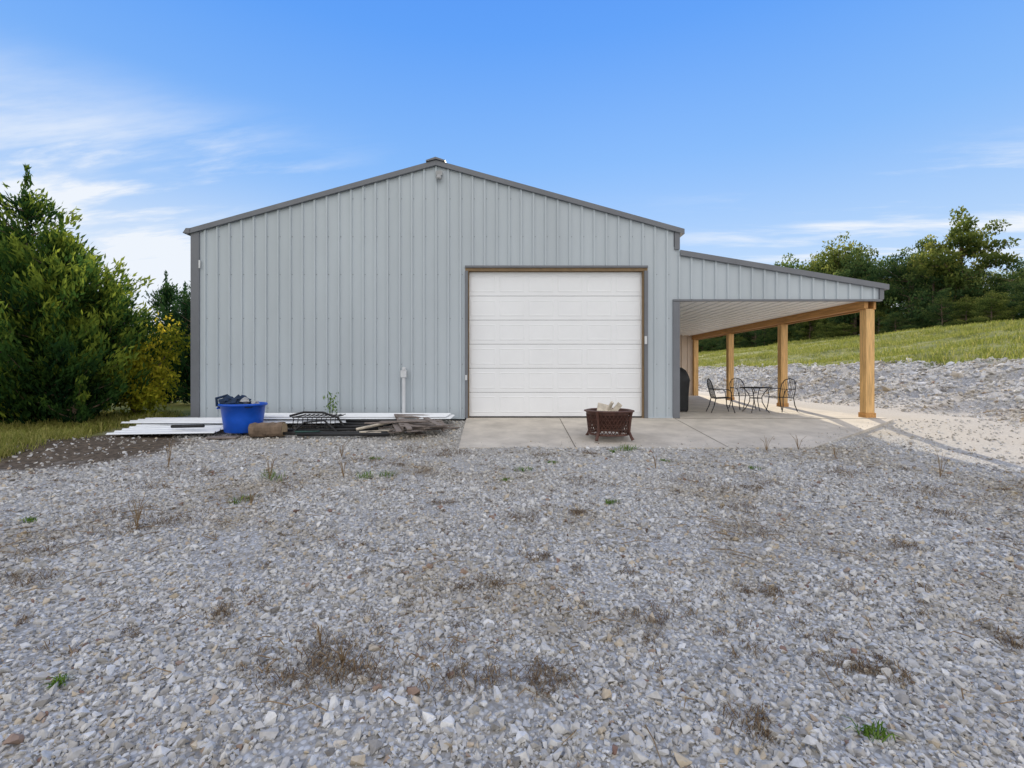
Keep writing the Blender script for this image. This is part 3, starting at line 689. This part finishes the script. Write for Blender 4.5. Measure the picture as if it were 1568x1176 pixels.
for (x_,y_,h_) in [(-3.4,6.6,.4),(-3.9,4.9,.32),(-3.75,4.7,.25),(6.1,6.7,.38),(5.5,8.0,.25),(-5.4,7.4,.45),(-2.4,6.7,.3),(-3.0,5.4,.2),(2.2,7.2,.25),(-2.9,8.0,.3),(4.6,8.5,.3),(5.3,8.7,.3),(-.9,2.5,.12),(-1.1,2.7,.12)]:
    z_=float(gz(x_,y_))
    for q in range(5):
        a=r3.uniform(0,6.28); l=h_*r3.uniform(.1,.5); g.tube([(x_,y_,z_),(x_+l*.4*math.cos(a),y_+l*.4*math.sin(a),z_+h_*.6),(x_+l*math.cos(a),y_+l*math.sin(a),z_+h_*r3.uniform(.7,1))],[.005,.0035,.002],4)
for q in range(230):
    y_=r3.uniform(2.0,8.5); x_=r3.uniform(-1.1,1.1)*y_; a=r3.uniform(0,6.28); l=r3.uniform(.05,.2)
    if q<40: x_,y_=r3.gauss(-3.8,.6),r3.gauss(4.9,.5)
    if 40<=q<90: x_,y_=r3.gauss(-.6,.45),r3.gauss(2.45,.15); l*=.5
    if 90<=q<110: x_,y_=r3.gauss(2.3,.3),r3.gauss(4.6,.2)
    if y_<3.5: l*=.6
    z_=float(gz(x_,y_))+.03
    if y_>8 and x_>-1: continue
    b_=r3.uniform(-.6,.6)
    g.tube([(x_,y_,z_),(x_+l*math.cos(a),y_+l*math.sin(a),z_+.025),(x_+2*l*math.cos(a+b_),y_+2*l*math.sin(a+b_),z_)],[.0035,.003,.0012],4)
g.build('twigs_and_stalks',M_jamb)
E=empty('tall_weed_plant'); g=G(); bx,by=-4.35,11.3
for q in range(5): g.tube([(bx,by,0),(bx+.06*math.cos(q),by+.06*math.sin(q),.35),(bx+.12*math.cos(q*1.3),by+.08*math.sin(q),.45+.05*q)],[.008,.006,.003],5)
g.build('stems',ML_gr,E)
P=np.stack([rng.normal(bx,.075,90),rng.normal(by,.06,90),rng.uniform(.1,.66,90)],1); Vv,Ff,_=leaves(P,rng.uniform(.025,.05,90),None,2.4); np_mesh('leaves',Vv,Ff,ML_gr,rng.random(90),E)

# ---------------------------------------------------------------- light
AZ=math.radians(15); EL=math.radians(24)
sun=bpy.data.lights.new('sun','SUN'); sun.energy=5.0; sun.angle=math.radians(.5); sun.color=(1,.87,.66)
so=link(bpy.data.objects.new('sun',sun)); d=Vector((-math.sin(AZ)*math.cos(EL),-math.cos(AZ)*math.cos(EL),-math.sin(EL)))
so.rotation_euler=d.to_track_quat('-Z','Y').to_euler(); so.location=(0,0,40)
w=bpy.data.worlds.new('World'); scene.world=w; w.use_nodes=True; nt=w.node_tree; N=nt.nodes; L=nt.links
bg=N['Background']; STR=.13; bg.inputs[1].default_value=STR
sky=N.new('ShaderNodeTexSky'); sky.sky_type='NISHITA'; sky.sun_disc=False; sky.sun_elevation=EL; sky.sun_rotation=AZ
sky.air_density=1.0; sky.dust_density=0.1; sky.ozone_density=3
tc=N.new('ShaderNodeTexCoord'); sp=N.new('ShaderNodeSeparateXYZ'); L.new(tc.outputs['Generated'],sp.inputs[0])
def mth(op,a,b=None):
    n=N.new('ShaderNodeMath'); n.operation=op
    for k,q in enumerate((a,b)):
        if q is None: continue
        if isinstance(q,(int,float)): n.inputs[k].default_value=q
        else: L.new(q,n.inputs[k])
    return n.outputs[0]
def mrng(v,a,b,c=0,d=1):
    n=N.new('ShaderNodeMapRange'); n.interpolation_type='SMOOTHSTEP'; L.new(v,n.inputs['Value'])
    for nm,q in zip(('From Min','From Max','To Min','To Max'),(a,b,c,d)): n.inputs[nm].default_value=q
    return n.outputs[0]
def mixc(f,a,b):
    n=N.new('ShaderNodeMix'); n.data_type='RGBA'
    if isinstance(f,(int,float)): n.inputs[0].default_value=f
    else: L.new(f,n.inputs[0])
    for k,q in ((6,a),(7,b)):
        if isinstance(q,tuple): n.inputs[k].default_value=(*q,1)
        else: L.new(q,n.inputs[k])
    return n.outputs[2]
gr_=N.new('ShaderNodeValToRGB'); e=gr_.color_ramp.elements
e[0].position=0.0; e[0].color=(.66,.79,.95,1); e[1].position=.75; e[1].color=(.07,.28,.92,1)
for p,c in ((.2,(.46,.67,.97)),(.4,(.24,.50,.98)),(.58,(.12,.37,.97))):
    q=e.new(p); q.color=(*c,1)
L.new(sp.outputs[2],gr_.inputs[0])
vs_=N.new('ShaderNodeVectorMath'); vs_.operation='SCALE'; vs_.inputs['Scale'].default_value=1/STR; L.new(gr_.outputs[0],vs_.inputs[0])
base=mixc(.93,sky.outputs[0],vs_.outputs[0])
zz=mth('ADD',mth('MAXIMUM',sp.outputs[2],0.0),.12)
u=mth('DIVIDE',sp.outputs[0],zz); v=mth('DIVIDE',sp.outputs[1],zz)
def cloudnoise(su,sv,sh,off,a,b,dist=.3):
    cb=N.new('ShaderNodeCombineXYZ'); L.new(mth('ADD',mth('MULTIPLY',u,su),off),cb.inputs[0]); L.new(mth('ADD',mth('MULTIPLY',v,sv),mth('MULTIPLY',u,sh)),cb.inputs[1])
    no=N.new('ShaderNodeTexNoise'); no.inputs['Scale'].default_value=.9; no.inputs['Detail'].default_value=8; no.inputs['Roughness'].default_value=.6; no.inputs['Distortion'].default_value=dist; L.new(cb.outputs[0],no.inputs['Vector'])
    return mrng(no.outputs[0],a,b)
c1=cloudnoise(.45,1.7,.25,11.3,.42,.66,.2)
c2=cloudnoise(1.0,3.6,.5,8.1,.46,.68,.2)
left=mrng(sp.outputs[0],-.15,-.55,.0,1.0)
right=mrng(sp.outputs[0],.2,.6,.0,.85)
lowL=mrng(sp.outputs[2],.47,.33,0.0,1.0); lowR=mrng(sp.outputs[2],.36,.26,0.0,1.0)
haze=mrng(sp.outputs[2],.38,-.02,0.0,1.0)
L1=mth('MULTIPLY',mth('MULTIPLY',mth('MAXIMUM',mth('MULTIPLY',c1,.9),mth('MULTIPLY',c2,.8)),lowL),left)
R1=mth('MULTIPLY',mth('MULTIPLY',c2,lowR),mth('ADD',right,.15))
fac=mth('MINIMUM',mth('ADD',mth('ADD',L1,R1),mth('MULTIPLY',haze,mth('ADD',mth('MULTIPLY',left,.95),.28))),.97)
WH=(.87/STR,.92/STR,.99/STR)
front=mixc(fac,base,WH)
back_fill=mth('MULTIPLY',mrng(sp.outputs[1],.40,-.25,0,1),mrng(sp.outputs[2],-.02,.1,.6,1))  # bright haze behind the camera, added as fill light for facade and gravel
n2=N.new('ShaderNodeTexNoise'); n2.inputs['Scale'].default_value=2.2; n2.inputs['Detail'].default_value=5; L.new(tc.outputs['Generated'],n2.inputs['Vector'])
back_fill=mth('MULTIPLY',back_fill,mrng(n2.outputs[0],.2,.5,.65,1))
K=1.27/STR  # brightness of the added fill sky, out of view
allc=mixc(back_fill,front,(K*1.02,K*1.0,K*1.0))
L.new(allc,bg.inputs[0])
cam=bpy.data.cameras.new('camera'); cam.lens=16.53; cam.sensor_width=36; cam.shift_y=-.0115; cam.clip_end=3000; cam.clip_start=.05
co=link(bpy.data.objects.new('camera',cam)); co.location=(0,0,1.15); co.rotation_euler=(math.radians(90),0,0); scene.camera=co
